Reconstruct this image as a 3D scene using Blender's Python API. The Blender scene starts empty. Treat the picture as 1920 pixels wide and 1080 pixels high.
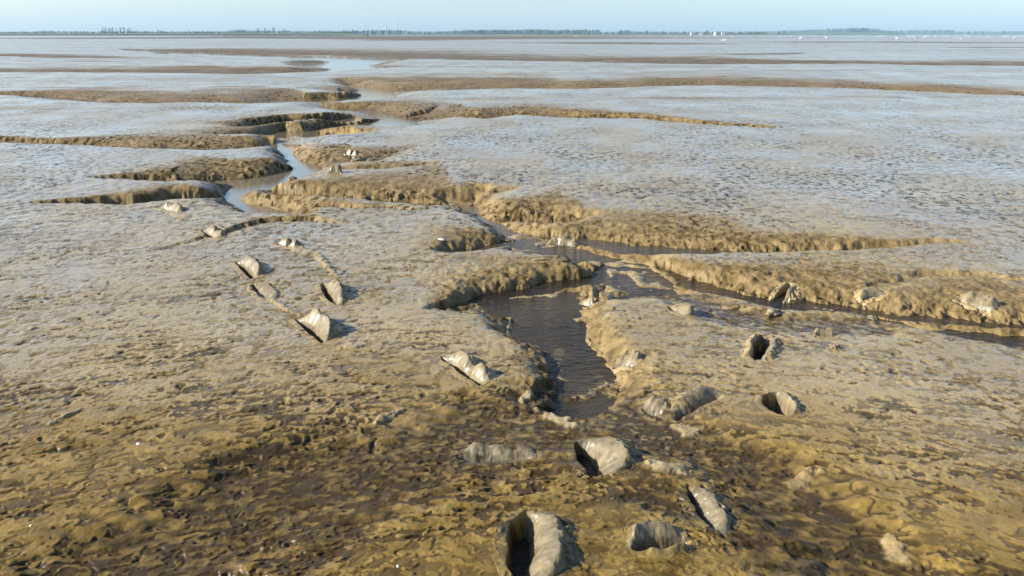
import bpy, math, random
import numpy as np
from mathutils import Vector

random.seed(7)
RS = np.random.RandomState(11)
C = bpy.context.scene.collection
F32 = np.float32

# ------------------------------------------------------------------ camera model
FPX, YH, H = 1507.0, 64.2, 1.6
PITCH = math.atan((540 - YH) / FPX)


def gp(px, py, z=0.0):
    """a point of the photograph -> the place on the level z that it shows"""
    a = PITCH + math.atan((py - 540) / FPX)
    Y = (H - z) / math.tan(a)
    depth = Y * math.cos(PITCH) + (H - z) * math.sin(PITCH)
    return (px - 960) / FPX * depth, Y


def ang(py):
    return PITCH + math.atan((py - 540) / FPX)


# ------------------------------------------------------------------ noise
def _tab(seed):
    r = np.random.RandomState(seed)
    p = r.permutation(256)
    p = np.concatenate([p, p, p]).astype(np.int32)
    a = r.uniform(0, 2 * np.pi, 256)
    return p, np.cos(a).astype(F32), np.sin(a).astype(F32)


_T = {}


def pn(x, y, seed=0):
    if seed not in _T:
        _T[seed] = _tab(seed)
    p, gx, gy = _T[seed]
    xf, yf = np.floor(x), np.floor(y)
    xi, yi = xf.astype(np.int32) & 255, yf.astype(np.int32) & 255
    u, v = (x - xf).astype(F32), (y - yf).astype(F32)
    fu, fv = u * u * u * (u * (u * 6 - 15) + 10), v * v * v * (v * (v * 6 - 15) + 10)
    p0, p1 = p[xi], p[xi + 1]
    a, b, c, d = p[p0 + yi], p[p1 + yi], p[p0 + yi + 1], p[p1 + yi + 1]
    n0 = gx[a] * u + gy[a] * v
    n1 = gx[b] * (u - 1) + gy[b] * v
    n2 = gx[c] * u + gy[c] * (v - 1)
    n3 = gx[d] * (u - 1) + gy[d] * (v - 1)
    m0 = n0 + fu * (n1 - n0)
    m1 = n2 + fu * (n3 - n2)
    return (m0 + fv * (m1 - m0)) * 1.5


def ss(a, b, t):
    k = np.clip((t - a) / (b - a), 0, 1)
    return k * k * (3 - 2 * k)


# ------------------------------------------------------------------ the creek, its runnels and banks
# (px, py, visible height of the bank in pixels, depth of the runnel in metres), foot of each bank from left to right
GULLIES = [
    [(-120, 104, 2, .05), (0, 104, 3, .10), (100, 108, 4, .12), (200, 109, 2, .08), (280, 109, 2, .0)],
    [(-120, 72, 3, .1), (200, 73, 5, .2), (420, 72, 4, .2), (660, 73, 3, .15), (800, 75, 2, .0)],
    [(225, 91, 2, .0), (320, 97, 5, .12), (480, 103, 8, .18), (620, 105, 8, .18), (750, 109, 8, .18), (950, 114, 8, .16),
     (1080, 116, 8, .16), (1200, 119, 14, .16), (1330, 121, 17, .16), (1480, 121, 9, .14), (1600, 120, 5, .12), (1760, 123, 7, .12), (1920, 124, 8, .12), (2050, 124, 7, .1)],
    [(-150, 135, 6, .08), (0, 136, 7, .10), (150, 136, 8, .10), (300, 137, 11, .12), (480, 139, 20, .16), (560, 134, 14, .16), (612, 130, 6, .16)],
    [(690, 172, 16, .18), (760, 170, 18, .18), (960, 166, 17, .16), (1060, 167, 15, .16), (1190, 163, 9, .12), (1320, 161, 12, .13),
     (1420, 162, 12, .12), (1500, 164, 12, .13), (1640, 169, 12, .13), (1800, 177, 12, .12), (1920, 182, 8, .10), (2050, 184, 6, .08)],
    [(-120, 178, 6, .07), (0, 178, 6, .08), (90, 181, 11, .11), (180, 193, 16, .13), (310, 194, 19, .14), (480, 195, 22, .16), (540, 190, 22, .24), (592, 195, 24, .32), (620, 188, 16, .26), (650, 190, 16, .30), (690, 179, 8, .24)],
    [(635, 203, 10, .14), (700, 208, 16, .16), (760, 224, 30, .18), (830, 222, 30, .18), (900, 221, 18, .15), (960, 215, 14, .12), (1060, 219, 13, .12), (1200, 223, 9, .10), (1300, 232, 8, .08), (1450, 240, 4, .04)],
    [(440, 252, 14, .10), (500, 258, 26, .22), (545, 252, 22, .26), (590, 256, 30, .26), (640, 248, 26, .30), (690, 241, 22, .30), (720, 230, 14, .28), (750, 221, 6, .22)],
    [(455, 238, 12, .10), (520, 233, 14, .18), (560, 226, 12, .14), (610, 231, 16, .24), (660, 220, 10, .20), (722, 214, 6, .10)],
    [(-80, 262, 4, .05), (0, 263, 6, .07), (100, 268, 9, .09), (300, 280, 25, .13), (420, 282, 30, .16), (498, 276, 24, .18), (520, 264, 10, .16)],
    [(210, 336, 8, .04), (260, 338, 16, .07), (330, 342, 28, .10), (420, 345, 46, .17), (500, 342, 48, .18), (548, 320, 20, .16)],
    [(90, 382, 5, .03), (160, 382, 12, .06), (250, 384, 22, .09), (330, 380, 32, .13), (418, 371, 20, .13)],
    [(535, 362, 20, .12), (600, 368, 32, .15), (680, 374, 42, .16), (760, 380, 52, .17), (830, 386, 48, .17), (880, 380, 28, .13), (955, 354, 8, .03)],
    [(550, 297, 18, .10), (620, 303, 36, .12), (690, 303, 28, .10), (770, 279, 8, .03)],
    [(640, 318, 10, .06), (720, 316, 12, .06), (800, 308, 5, .03)],
    [(888, 400, 20, .12), (950, 413, 44, .15), (1040, 420, 46, .15), (1115, 402, 12, .04)],
    [(1005, 442, 16, .10), (1100, 458, 46, .15), (1180, 472, 55, .15), (1260, 479, 55, .15), (1340, 477, 48, .13), (1450, 475, 34, .11), (1640, 464, 16, .07), (1790, 454, 6, .02)],
    [(1248, 503, 14, .10), (1300, 533, 38, .13), (1380, 562, 60, .15), (1450, 577, 75, .15), (1560, 583, 66, .14), (1700, 601, 62, .13), (1800, 607, 66, .13), (1920, 613, 60, .12), (2100, 630, 50, .11)],
    [(845, 473, 20, .08), (900, 466, 34, .12), (952, 457, 14, .12)],
    [(840, 578, 18, .08), (900, 562, 42, .13), (1000, 550, 52, .15), (1090, 530, 34, .15), (1125, 505, 14, .12)],
    [(290, 470, 3, .01), (500, 418, 6, .05), (580, 412, 10, .05), (640, 420, 5, .01)],
    [(480, 376, 6, .05), (560, 386, 14, .07), (700, 390, 8, .03), (800, 392, 4, .01)],
    [(1000, 756, 14, .04), (1034, 724, 20, .11), (1022, 668, 22, .12), (950, 636, 14, .05)],
    [(1640, 535, 6, .02), (1720, 520, 14, .04), (1850, 520, 12, .03), (1980, 530, 6, .01)],
]
WL_NEAR, WL_FAR = -0.085, -0.165     # the creek drains away from the viewer


def wl(Y):
    return WL_NEAR + (WL_FAR - WL_NEAR) * min(1.0, max(0.0, (Y - 6.6) / 1.6))

GULLIES += [
    [(1070, 82.0, 2, .0), (1150, 82.6, 3, .2), (1230, 83.2, 2, .15), (1340, 83, 1.5, .05)],
    [(1250, 83, 1.2, .0), (1310, 83.3, 1.6, .12), (1390, 83, 1.2, .0)],
    [(1450, 79.6, 1.5, .0), (1540, 80.6, 2, .15), (1610, 80, 1.5, .0)],
    [(1640, 80, 1.5, .0), (1720, 80.5, 2, .12), (1820, 81, 1.6, .1), (1960, 81.5, 1.6, .1)],
    [(1800, 90, 1.5, .0), (1880, 90.8, 2.4, .14), (2000, 91.5, 2.4, .14)],
    [(1380, 103, 2.5, .0), (1440, 102, 2.5, .12), (1520, 100.5, 2, .0)],
    [(700, 76, 1.6, .0), (760, 76.4, 2, .12), (830, 76, 1.6, .0)],
    [(960, 68.4, 1.2, .0), (1000, 68.6, 1.6, .2), (1050, 68.4, 1.2, .0)],
]
POOLS = [
    [(250, 94), (330, 99), (480, 105), (620, 107), (765, 112), (700, 118), (680, 123), (728, 129), (690, 132), (600, 138), (480, 143), (380, 141), (480, 139.5), (560, 134),
     (616, 130), (560, 125), (553, 121), (613, 116), (560, 113), (480, 110.5), (380, 107), (270, 99)],
    [(648, 155.5), (690, 162), (765, 170.5), (700, 181), (678, 174)],
    [(560, 194), (645, 189), (605, 200), (530, 199)],
    [(505, 268), (536, 277), (556, 300), (608, 313), (602, 323), (558, 336), (535, 350), (515, 360), (452, 367), (452, 382), (510, 387), (565, 405), (555, 414), (480, 410),
     (438, 392), (418, 358), (440, 350), (528, 344), (552, 324), (526, 296)],
    [(832, 380), (890, 376), (902, 402), (960, 432), (1010, 452), (1110, 472), (1200, 492), (1262, 532), (1290, 556), (1140, 565), (1120, 560), (1132, 520), (1080, 492), (962, 472), (948, 442), (888, 406)],
    [(866, 588), (900, 566), (1000, 552), (1085, 548), (1108, 566), (1092, 598), (1108, 645), (1150, 692), (1140, 728), (1098, 748), (1056, 742), (1046, 704), (1042, 668), (1006, 648), (950, 630), (944, 602)],
    [(1600, 592), (1700, 609), (1800, 619), (1920, 630), (2060, 650), (2060, 690), (1920, 664), (1830, 644), (1740, 626), (1650, 612)],
    [(1048, 705), (1150, 700), (1162, 745), (1150, 775), (1085, 792), (1030, 785), (1050, 760)],
]
# shallow wet runnels: points, half width in metres, depth
RUNNELS = [
    ([(1100, 745), (1000, 790), (880, 825), (700, 865), (520, 915), (390, 990), (230, 1080)], .24, .035),
    ([(1110, 745), (1200, 785), (1330, 830), (1440, 880), (1500, 930), (1590, 1010), (1660, 1100)], .15, .040),
    ([(700, 865), (760, 900), (640, 960), (560, 1040)], .10, .015),
    ([(1270, 930), (1400, 960), (1500, 1040)], .10, .012),
    ([(1270, 550), (1380, 590), (1480, 600), (1640, 606)], .12, .030),
]


def seg_arrays(P):
    P = np.array(P, dtype=np.float64)
    return P[:-1], P[1:]


def prep_gully(g):
    out = []
    for px, py, bh, D in g:
        D = D * (.78 if py > 395 or (py > 300 and px > 560) else 1.15 if py > 300 else .88 if py > 150 else .8)
        x, y = gp(px, py, -D)
        xt, yt = gp(px, py - bh, 0)
        out.append((x, y, max((yt - y) * (1.2 if py > 150 else .9), .06), D, D / math.tan(ang(py)) * .95 + .06))
    return np.array(out)


PG = [prep_gully(g) for g in GULLIES]
PP = [np.array([gp(a, b, wl(gp(a, b, WL_NEAR)[1])) for a, b in p]) for p in POOLS]
PR = [(np.array([gp(a, b) for a, b in p]), w, d) for p, w, d in RUNNELS]


def near_seg(x, y, V):
    """distance, signed side, segment index, parameter to a polyline"""
    best = np.full(x.shape, 1e18)
    side = np.zeros(x.shape)
    idx = np.zeros(x.shape, dtype=np.int32)
    tt = np.zeros(x.shape)
    for i in range(len(V) - 1):
        ax, ay = V[i][0], V[i][1]
        bx, by = V[i + 1][0] - ax, V[i + 1][1] - ay
        L = bx * bx + by * by + 1e-12
        t = np.clip(((x - ax) * bx + (y - ay) * by) / L, 0, 1)
        dx, dy = x - ax - t * bx, y - ay - t * by
        d = dx * dx + dy * dy
        m = d < best
        best[m] = d[m]
        cr = bx * (y - ay) - by * (x - ax)
        side[m] = np.sign(cr[m])
        idx[m] = i
        tt[m] = t[m]
    return np.sqrt(best), side, idx, tt


FOOT = []      # filled below: cx, cy, cos, sin, a, b, depth


def terrain(X, Y, sp, carve=True, micro=True):
    """height and masks of the mudflat. sp = spacing of the samples (detail finer than that is faded)"""
    sh = X.shape
    X, Y, sp = X.ravel().astype(np.float64), Y.ravel().astype(np.float64), sp.ravel()
    n = X.size
    fd = lambda s: np.clip(s / (1.3 * sp) - .35, 0, 1).astype(F32)
    far1, far2 = ss(9, 18, Y), ss(35, 70, Y)
    wx = .05 * pn(X / .45, Y / .45, 1) * fd(.3) + .022 * pn(X / .11, Y / .11, 2) * fd(.1) + .012 * pn(X / .05, Y / .05, 21) * fd(.05) + .30 * far1 * pn(X / 2.5, Y / 2.5, 3) + far2 * (1.5 * pn(X / 14, Y / 14, 4) + .6 * pn(X / 4, Y / 4, 34))
    wy = .06 * pn(X / .4, Y / .4, 5) * fd(.3) + .025 * pn(X / .1, Y / .1, 6) * fd(.1) + .012 * pn(X / .05, Y / .05, 22) * fd(.05) + far1 * (.40 * pn(X / 2.2, Y / 2.2, 7) + .22 * pn(X / .7, Y / .7, 37)) + far2 * (1.3 * pn(X / 14, Y / 14, 8) + .9 * pn(X / 4, Y / 4, 38))
    XX, YY = X + wx, Y + wy
    fray = .55 * pn(X / .5, Y / .35, 71) * fd(.4) + .45 * pn(X / .10, Y / .07, 72) * fd(.08) + .35 * pn(X / .035, Y / .03, 73) * fd(.03) + .5 * far1 * pn(X / 2.5, Y / 1.5, 74)
    depth = np.zeros(n)
    bank = np.zeros(n)
    foot = np.zeros(n)
    dark = np.zeros(n)
    film = np.zeros(n)
    for V in PG:
        m = (V[:, 2].max(), V[:, 4].max())
        pad = max(m) * 3.2 + .1
        k = np.nonzero((XX > V[:, 0].min() - pad) & (XX < V[:, 0].max() + pad) & (YY > V[:, 1].min() - pad) & (YY < V[:, 1].max() + pad))[0]
        if not k.size:
            continue
        d, s, i, t = near_seg(XX[k], YY[k], V)
        lerp = lambda c: V[i, c] * (1 - t) + V[i + 1, c] * t
        w, D, wn = lerp(2), lerp(3), lerp(4)
        D = D * (1 + np.clip(V[i, 1] / 25, 0, 1) * .55 * pn(X[k] / (.25 * V[i, 1].mean()), Y[k] / (.3 * V[i, 1].mean()), 35))
        endcap = ((i == 0) & (t <= 0)) | ((i == len(V) - 2) & (t >= 1))
        w = np.where(endcap, np.minimum(w, .25 + .3 * wn), w)
        tf = np.clip(d / w, 0, 1)
        tn = np.clip(d / wn, 0, 1)
        isf = s >= 0
        dep = np.where(isf, D * (.83 * (1 - tf) ** 1.9 + .17 * np.exp(-(d / (.13 * w + .01)) ** 2) * (1 - tf)), D * (1 - ss(0, 1, tn)))
        depth[k] = np.maximum(depth[k], dep)
        bm = np.where(isf, np.clip(1.12 - .42 * np.maximum(d / w + .9 * fray[k], 0) ** .85, 0, 1), (1 - ss(0, .35, tn)) * .6) * np.clip(D / .06, 0, 1)
        bank[k] = np.maximum(bank[k], bm)
        ft = np.where(isf, np.exp(-((tf - .12) / .22) ** 2), 0) * np.clip(D / .08, 0, 1)
        foot[k] = np.maximum(foot[k], ft)
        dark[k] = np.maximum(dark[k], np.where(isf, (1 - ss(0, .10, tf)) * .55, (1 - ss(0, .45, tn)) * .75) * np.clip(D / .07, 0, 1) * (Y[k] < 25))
        film[k] = np.maximum(film[k], np.where(isf, 0, (1 - tn) * np.clip(D / .06, 0, 1)))
    for V in PP:
        yb = V[:, 1].mean()
        wb = .10 + .03 * yb
        k = np.nonzero((XX > V[:, 0].min() - wb) & (XX < V[:, 0].max() + wb) & (YY > V[:, 1].min() - wb) & (YY < V[:, 1].max() + wb))[0]
        if not k.size:
            continue
        x, y = XX[k], YY[k]
        W = np.vstack([V, V[:1]])
        d, s, i, t = near_seg(x, y, W)
        ins = np.zeros(x.shape, bool)
        for a in range(len(V)):
            x0, y0 = W[a]
            x1, y1 = W[a + 1]
            c = ((y0 > y) != (y1 > y)) & (x < (x1 - x0) * (y - y0) / (y1 - y0 + 1e-12) + x0)
            ins ^= c
        dw = -(WL_NEAR + (WL_FAR - WL_NEAR) * np.clip((y - 6.6) / 1.6, 0, 1))
        fl = np.minimum(.06, .25 * d)
        if V is PP[7]:
            fl = -.004 + .022 * (pn(x / .26, y / .30, 97) + .35 * pn(x / .08, y / .08, 101)) - .05 * np.clip((2.95 - y) / .3, 0, 1)
        elif V is PP[4]:
            fl = .004 + .045 * (pn(x / .35, y / .5, 93) + .5 * pn(x / .12, y / .14, 94) * fd(.1)[k])
        elif V is PP[5] or V is PP[6]:
            fl = fl + .030 * (pn(x / .22, y / .22, 95) - .15) * np.exp(-d / .25) + .010 * pn(x / .07, y / .07, 96) * np.exp(-d / .2)
        dep = np.where(ins, dw + fl, dw * (1 - np.clip(d / wb, 0, 1)) ** 2)
        depth[k] = np.maximum(depth[k], dep)
        bank[k] = np.maximum(bank[k], np.where(ins, .25, .75 * (1 - ss(.2, 1, d / wb))))
    for V, hw, dp in PR:
        pad = hw * 2.6
        k = np.nonzero((XX > V[:, 0].min() - pad) & (XX < V[:, 0].max() + pad) & (YY > V[:, 1].min() - pad) & (YY < V[:, 1].max() + pad))[0]
        if not k.size:
            continue
        d, s, i, t = near_seg(XX[k], YY[k], V)
        p = 1 - ss(.6, 1.9, d / hw + .35 * pn(X[k] / .12, Y[k] / .06, 102))
        depth[k] = np.maximum(depth[k], dp * p)
        dark[k] = np.maximum(dark[k], p)
    z = -depth
    # ---- relief of the mud itself
    bend = Y + .10 * X * X / (1 + .06 * X * X)
    near = 1 - ss(2.6, 6.5, Y)
    flat = 1 - np.clip(bank, 0, 1)
    und = pn(X / 1.7, Y / 1.3, 9)
    z += .010 * und * flat + .05 * far2 * pn(X / 40, Y / 9, 10) * flat
    if micro:
        q1 = pn(X / .17, bend / .10, 12)
        q2 = pn(X / .075 + q1 * .5, bend / .05, 13)
        q3 = pn(X / .032, bend / .024, 14)
        q4 = pn(X / .014, bend / .012, 15)
        f1, f2, f3, f4 = fd(.10), fd(.05), fd(.024), fd(.012)
        mod = np.clip(.55 + 1.0 * pn(X / .55, bend / .4, 16) + .7 * pn(X / .19, bend / .11, 100), .05, 1.4)
        far0 = ss(4.5, 8, Y)
        z += flat * ((.0026 * q1 * f1 + .0022 * q2 * f2) * (.35 + .65 * mod) + (.0023 * q3 * f3 + .0013 * q4 * f4) * (.15 + 1.1 * mod))
        z += flat * far1 * (.006 * pn(X / .35, Y / .22, 81) * fd(.22) + .012 * far2 * pn(X / 1.2, Y / .8, 82) * fd(.8))
        z += flat * far0 * .006 * pn(X / .10, Y / .12, 83) * fd(.11)
        # scalloped wet hollows, holes and drain lines
        near_tone0 = 1 - ss(2.8, 5.2, Y + .38 * np.maximum(X, 0) + .45 * pn(X / .8, Y / .6, 91))  # high on the yellow-brown near mud, low where painted glitter pales it
        N = pn(X / .15 + .9 * q2 + .5 * q3, bend / .065 + .6 * q1 + .4 * q3, 17) + .55 * pn(X / .06 + .5 * q3, bend / .032 + .5 * q2, 18) + .34 * q3 + .16 * q4 + .45 * pn(X / .8, bend / .5, 20)
        thr = .36 - .30 * near_tone0
        pit = ss(thr, thr + .17, N) * fd(.05) * (.45 + .55 * np.clip(mod, 0, 1))
        r1 = 1 - np.abs(pn(X / .16 + .5 * q2, bend / .10 + .5 * q1, 99)) * 7
        pit = np.maximum(pit, np.clip(r1, 0, 1) * ss(.1, .4, pn(X / .3, bend / .22, 98)) * f3 * .9)
        hole = ss(.46, .62, pn(X / .055, bend / .05, 19)) * f3 * np.clip(mod * 1.2, 0, 1)
        z -= flat * (.0028 * pit * (1 + near_tone0) + .006 * hole)
        dark = np.clip(dark * (.74 + .6 * q2 + .5 * q3) + np.clip(pit * (.78 + .16 * near_tone0) + hole * .8, 0, 1) * flat, 0, 1)
        # crumbling lumps on the banks
        b1 = np.abs(pn(XX / .13, YY / .10, 23)) * (1.1 + pn(X / .33, Y / .3, 28))
        b2 = np.abs(pn(XX / .05, YY / .045, 24))
        b3 = pn(X / .02, Y / .018, 25)
        z += bank * (.012 * pn(X / .09, Y / .08, 26) * f2 - .020 * np.clip(pn(X / .06, Y / .055, 29) - .22, 0, 1) * f2 + .007 * q3 * f3 + .003 * q4 * f4)
        z += foot * (-.034 * (.42 - b1) * fd(.10) - .032 * (.35 - b2) * f2 + .010 * b3 * f3)
        z += .02 * bank * far1 * pn(X / .5, Y / .5, 27) * fd(.4)
    film = 1 - ss(2.7, 4.3, Y + .38 * np.maximum(X, 0) + .45 * pn(X / .8, Y / .6, 91) + .22 * pn(X / .22, bend / .12, 92) * fd(.15))  # yellow-brown film near the viewer; beyond it sun glitter is painted as paler mud
    clay = np.zeros(n)
    for cx, cy, c_, s_, a_, b_, am in SMEARS:
        k = np.nonzero((np.abs(X - cx) < a_ * 1.8) & (np.abs(Y - cy) < a_ * 1.8))[0]
        if not k.size:
            continue
        dx, dy = X[k] - cx, Y[k] - cy
        u, v = (dx * c_ + dy * s_) / a_, (-dx * s_ + dy * c_) / b_
        e = np.sqrt(u * u + v * v) + .55 * pn(X[k] / (b_ * 1.5), Y[k] / (b_ * 1.2), 65) + .25 * pn(X[k] / .025, Y[k] / .025, 66)
        f = 1 - ss(.55, 1.15, e)
        clay[k] = np.maximum(clay[k], am * f)
        z[k] += .010 * f * (1 + .5 * pn(X[k] / .05, Y[k] / .05, 67))
        dark[k] *= 1 - f
    if carve:
        for fp in FOOT:
            r = fp['a'] * 1.3 + fp['vc'] + .2
            k = np.nonzero((np.abs(X - fp['cx']) < r) & (np.abs(Y - fp['cy']) < r))[0]
            if not k.size:
                continue
            zz, W, cl, _ = sculpt(fp, X[k], Y[k])
            W2 = ss(.55, .80, W)
            z[k] += zz * (1 - W2) - .26 * W2
            clay[k] = np.maximum(clay[k], cl)
            dark[k] *= 1 - W
    return z.reshape(sh), np.clip(bank, 0, 1).reshape(sh), np.clip(dark, 0, 1).reshape(sh), clay.reshape(sh), np.clip(film, 0, 1).reshape(sh)


# ------------------------------------------------------------------ materials
def new_mat(name):
    m = bpy.data.materials.new(name)
    m.use_nodes = True
    nt = m.node_tree
    for n in list(nt.nodes):
        nt.nodes.remove(n)
    out = nt.nodes.new('ShaderNodeOutputMaterial')
    b = nt.nodes.new('ShaderNodeBsdfPrincipled')
    nt.links.new(b.outputs[0], out.inputs[0])
    return m, nt, b


class G:
    """small helper to write node graphs"""

    def __init__(s, nt):
        s.nt = nt

    def n(s, t, **kw):
        x = s.nt.nodes.new(t)
        for k, v in kw.items():
            setattr(x, k, v)
        return x

    def put(s, sock, v):
        if hasattr(v, 'is_output') or isinstance(v, bpy.types.NodeSocket):
            s.nt.links.new(v, sock)
        else:
            sock.default_value = v

    def mix(s, f, a, b):
        x = s.n('ShaderNodeMix', data_type='RGBA')
        s.put(x.inputs[0], f)
        for i, v in ((6, a), (7, b)):
            s.put(x.inputs[i], v if not isinstance(v, tuple) else (*v, 1))
        return x.outputs[2]

    def m(s, op, a, b=0.0, c=0.0, clamp=False):
        x = s.n('ShaderNodeMath', operation=op, use_clamp=clamp)
        s.put(x.inputs[0], a)
        s.put(x.inputs[1], b)
        s.put(x.inputs[2], c)
        return x.outputs[0]

    def noise(s, vec, scale, detail=4, rough=.55):
        x = s.n('ShaderNodeTexNoise')
        s.put(x.inputs['Vector'], vec)
        x.inputs['Scale'].default_value = scale
        x.inputs['Detail'].default_value = detail
        x.inputs['Roughness'].default_value = rough
        return x.outputs[0]

    def ramp(s, v, lo, hi):
        x = s.n('ShaderNodeMapRange', interpolation_type='SMOOTHSTEP')
        s.put(x.inputs[0], v)
        x.inputs[1].default_value = lo
        x.inputs[2].default_value = hi
        return x.outputs[0]

    def scale(s, vec, sc):
        x = s.n('ShaderNodeMapping')
        s.put(x.inputs[0], vec)
        x.inputs['Scale'].default_value = sc
        return x.outputs[0]


def mud_material():
    m, nt, b = new_mat('wet_mud')
    g = G(nt)
    pos = g.n('ShaderNodeNewGeometry').outputs['Position']
    at = g.n('ShaderNodeAttribute', attribute_name='mask')
    sep = g.n('ShaderNodeSeparateColor')
    nt.links.new(at.outputs['Color'], sep.inputs[0])
    bank, dark, clay = sep.outputs
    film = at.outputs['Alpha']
    nbig = g.noise(pos, .9, 4)
    nmid = g.noise(pos, 7, 5, .6)
    nfine = g.noise(pos, 60, 4, .65)
    nfar = g.noise(g.scale(pos, (.05, .22, 1)), 1.0, 5, .6)
    fl1 = g.ramp(g.noise(g.scale(pos, (15, 10, 1)), 1.0, 3, .55), .53, .60)
    fl2 = g.ramp(g.noise(g.scale(pos, (5, 3.2, 1)), 1.0, 5, .7), .55, .63)
    xyz = g.n('ShaderNodeSeparateXYZ')
    nt.links.new(pos, xyz.inputs[0])
    cy = xyz.outputs[1]
    fleck = g.m('MAXIMUM', fl1, g.m('MULTIPLY', fl2, .8))
    fleck = g.m('MULTIPLY', fleck, g.m('ADD', .34, g.m('MULTIPLY', g.ramp(g.noise(g.scale(pos, (.8, .5, 1)), 1.0, 4, .6), .38, .60), .9)))
    near_tone = film  # near mud has yellow-brown film; paler flats beyond have sun glitter painted in
    lite_glint = g.mix(g.ramp(nbig, .35, .65), (.245, .176, .068), (.305, .229, .100))  # pale silt with the warm sun glitter put into its colour
    lite_glint = g.mix(g.m('MULTIPLY', g.ramp(nmid, .45, .7), .5), lite_glint, (.235, .175, .080))
    base = g.mix(near_tone, lite_glint, g.mix(g.ramp(nmid, .38, .66), (.140, .092, .022), (.225, .150, .041)))
    nd = g.m('ADD', g.m('MULTIPLY', g.noise(g.scale(pos, (9, 15, 1)), 1.0, 5, .7), .5), g.m('MULTIPLY', g.noise(g.scale(pos, (.7, 1.6, 1)), 1.0, 4, .6), .5))
    nd = g.m('ADD', nd, g.m('MULTIPLY', g.m('SUBTRACT', g.noise(g.scale(pos, (.10, .5, 1)), 1.0, 4, .6), .5), g.m('MULTIPLY', g.ramp(cy, 14, 40), .7)))
    bm = g.ramp(g.m('ADD', bank, g.m('MULTIPLY', g.m('SUBTRACT', nd, .5), 2.2)), .25, .85)
    bm = g.m('MAXIMUM', bm, g.m('MULTIPLY', g.m('MULTIPLY', g.ramp(g.noise(g.scale(pos, (.05, .36, 1)), 1.0, 5, .65), .57, .68), g.ramp(cy, 11, 24)), .6))
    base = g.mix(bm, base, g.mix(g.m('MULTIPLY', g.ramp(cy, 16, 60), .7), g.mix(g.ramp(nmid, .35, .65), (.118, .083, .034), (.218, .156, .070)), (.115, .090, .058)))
    base = g.mix(g.m('MULTIPLY', g.ramp(nfine, .50, .72), .5), base, (.062, .040, .012))
    base = g.mix(g.m('MULTIPLY', fleck, g.m('ADD', .42, g.m('MULTIPLY', g.ramp(cy, 5, 9), .42))), base, (.035, .024, .011))
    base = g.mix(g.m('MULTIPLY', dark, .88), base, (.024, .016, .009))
    base = g.mix(clay, base, g.mix(nfine, (.19, .152, .085), (.31, .26, .165)))
    nt.links.new(base, b.inputs['Base Color'])
    r = g.m('ADD', .19, g.m('MULTIPLY', bm, .24))
    r = g.m('ADD', r, g.m('MULTIPLY', g.ramp(nfar, .38, .68), .16))
    r = g.m('ADD', r, g.m('MULTIPLY', g.m('SUBTRACT', nfine, .5), .25))
    r = g.m('ADD', r, g.m('MULTIPLY', near_tone, .10))
    r = g.m('ADD', r, g.m('MULTIPLY', dark, .08))
    r = g.m('ADD', r, g.m('MULTIPLY', clay, .12), clamp=True)
    nt.links.new(r, b.inputs['Roughness'])
    b.inputs['IOR'].default_value = 1.42
    sp = g.m('SUBTRACT', .5, g.m('MULTIPLY', bm, .26), clamp=True)
    sp = g.m('SUBTRACT', sp, g.m('MULTIPLY', fleck, .38), clamp=True)
    sp = g.m('MULTIPLY', sp, g.m('SUBTRACT', 1.0, g.m('MULTIPLY', near_tone, .58)))
    nt.links.new(sp, b.inputs['Specular IOR Level'])
    cw = g.m('MULTIPLY', g.m('SUBTRACT', 1.0, bm, clamp=True), g.m('SUBTRACT', 1.0, g.m('MULTIPLY', fleck, .9), clamp=True))
    sheen = g.ramp(g.m('ADD', g.m('MULTIPLY', g.noise(g.scale(pos, (.9, .55, 1)), 1.0, 5, .65), .7), g.m('MULTIPLY', nfar, .3)), .40, .62)
    cw = g.m('MULTIPLY', cw, g.m('ADD', .12, g.m('MULTIPLY', sheen, .85)))
    cw = g.m('MULTIPLY', cw, g.m('SUBTRACT', 1.0, g.m('MULTIPLY', bank, 1.3), clamp=True))
    cw = g.m('MULTIPLY', cw, g.m('SUBTRACT', 1.0, g.m('MULTIPLY', near_tone, .75), clamp=True))
    cw = g.m('MULTIPLY', cw, g.m('SUBTRACT', 1.0, g.m('MULTIPLY', dark, .8), clamp=True))
    nt.links.new(g.m('MULTIPLY', cw, g.m('SUBTRACT', 1.0, clay, clamp=True)), b.inputs['Coat Weight'])
    nt.links.new(g.m('ADD', .16, g.m('MULTIPLY', g.ramp(nfar, .38, .68), .10)), b.inputs['Coat Roughness'])
    b.inputs['Coat IOR'].default_value = 1.33
    bp = g.n('ShaderNodeBump')
    bp.inputs['Strength'].default_value = .55
    bp.inputs['Distance'].default_value = 1.0
    h = g.m('MULTIPLY', g.noise(pos, 140, 5, .65), .0016)
    lump = g.m('MULTIPLY', g.noise(pos, 20, 4, .55), .014)
    hol = g.m('MULTIPLY', g.ramp(g.noise(pos, 33, 3, .6), .60, .68), .011)
    h = g.m('ADD', h, g.m('MULTIPLY', g.m('SUBTRACT', lump, hol), bank))
    h = g.m('SUBTRACT', h, g.m('MULTIPLY', fleck, g.m('ADD', .002, g.m('MULTIPLY', g.ramp(cy, 4, 8), .009))))
    h = g.m('ADD', h, g.m('MULTIPLY', g.noise(g.scale(pos, (9, 16, 1)), 1.0, 5, .65), .008))
    nt.links.new(h, bp.inputs['Height'])
    nt.links.new(bp.outputs[0], b.inputs['Normal'])
    return m


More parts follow.
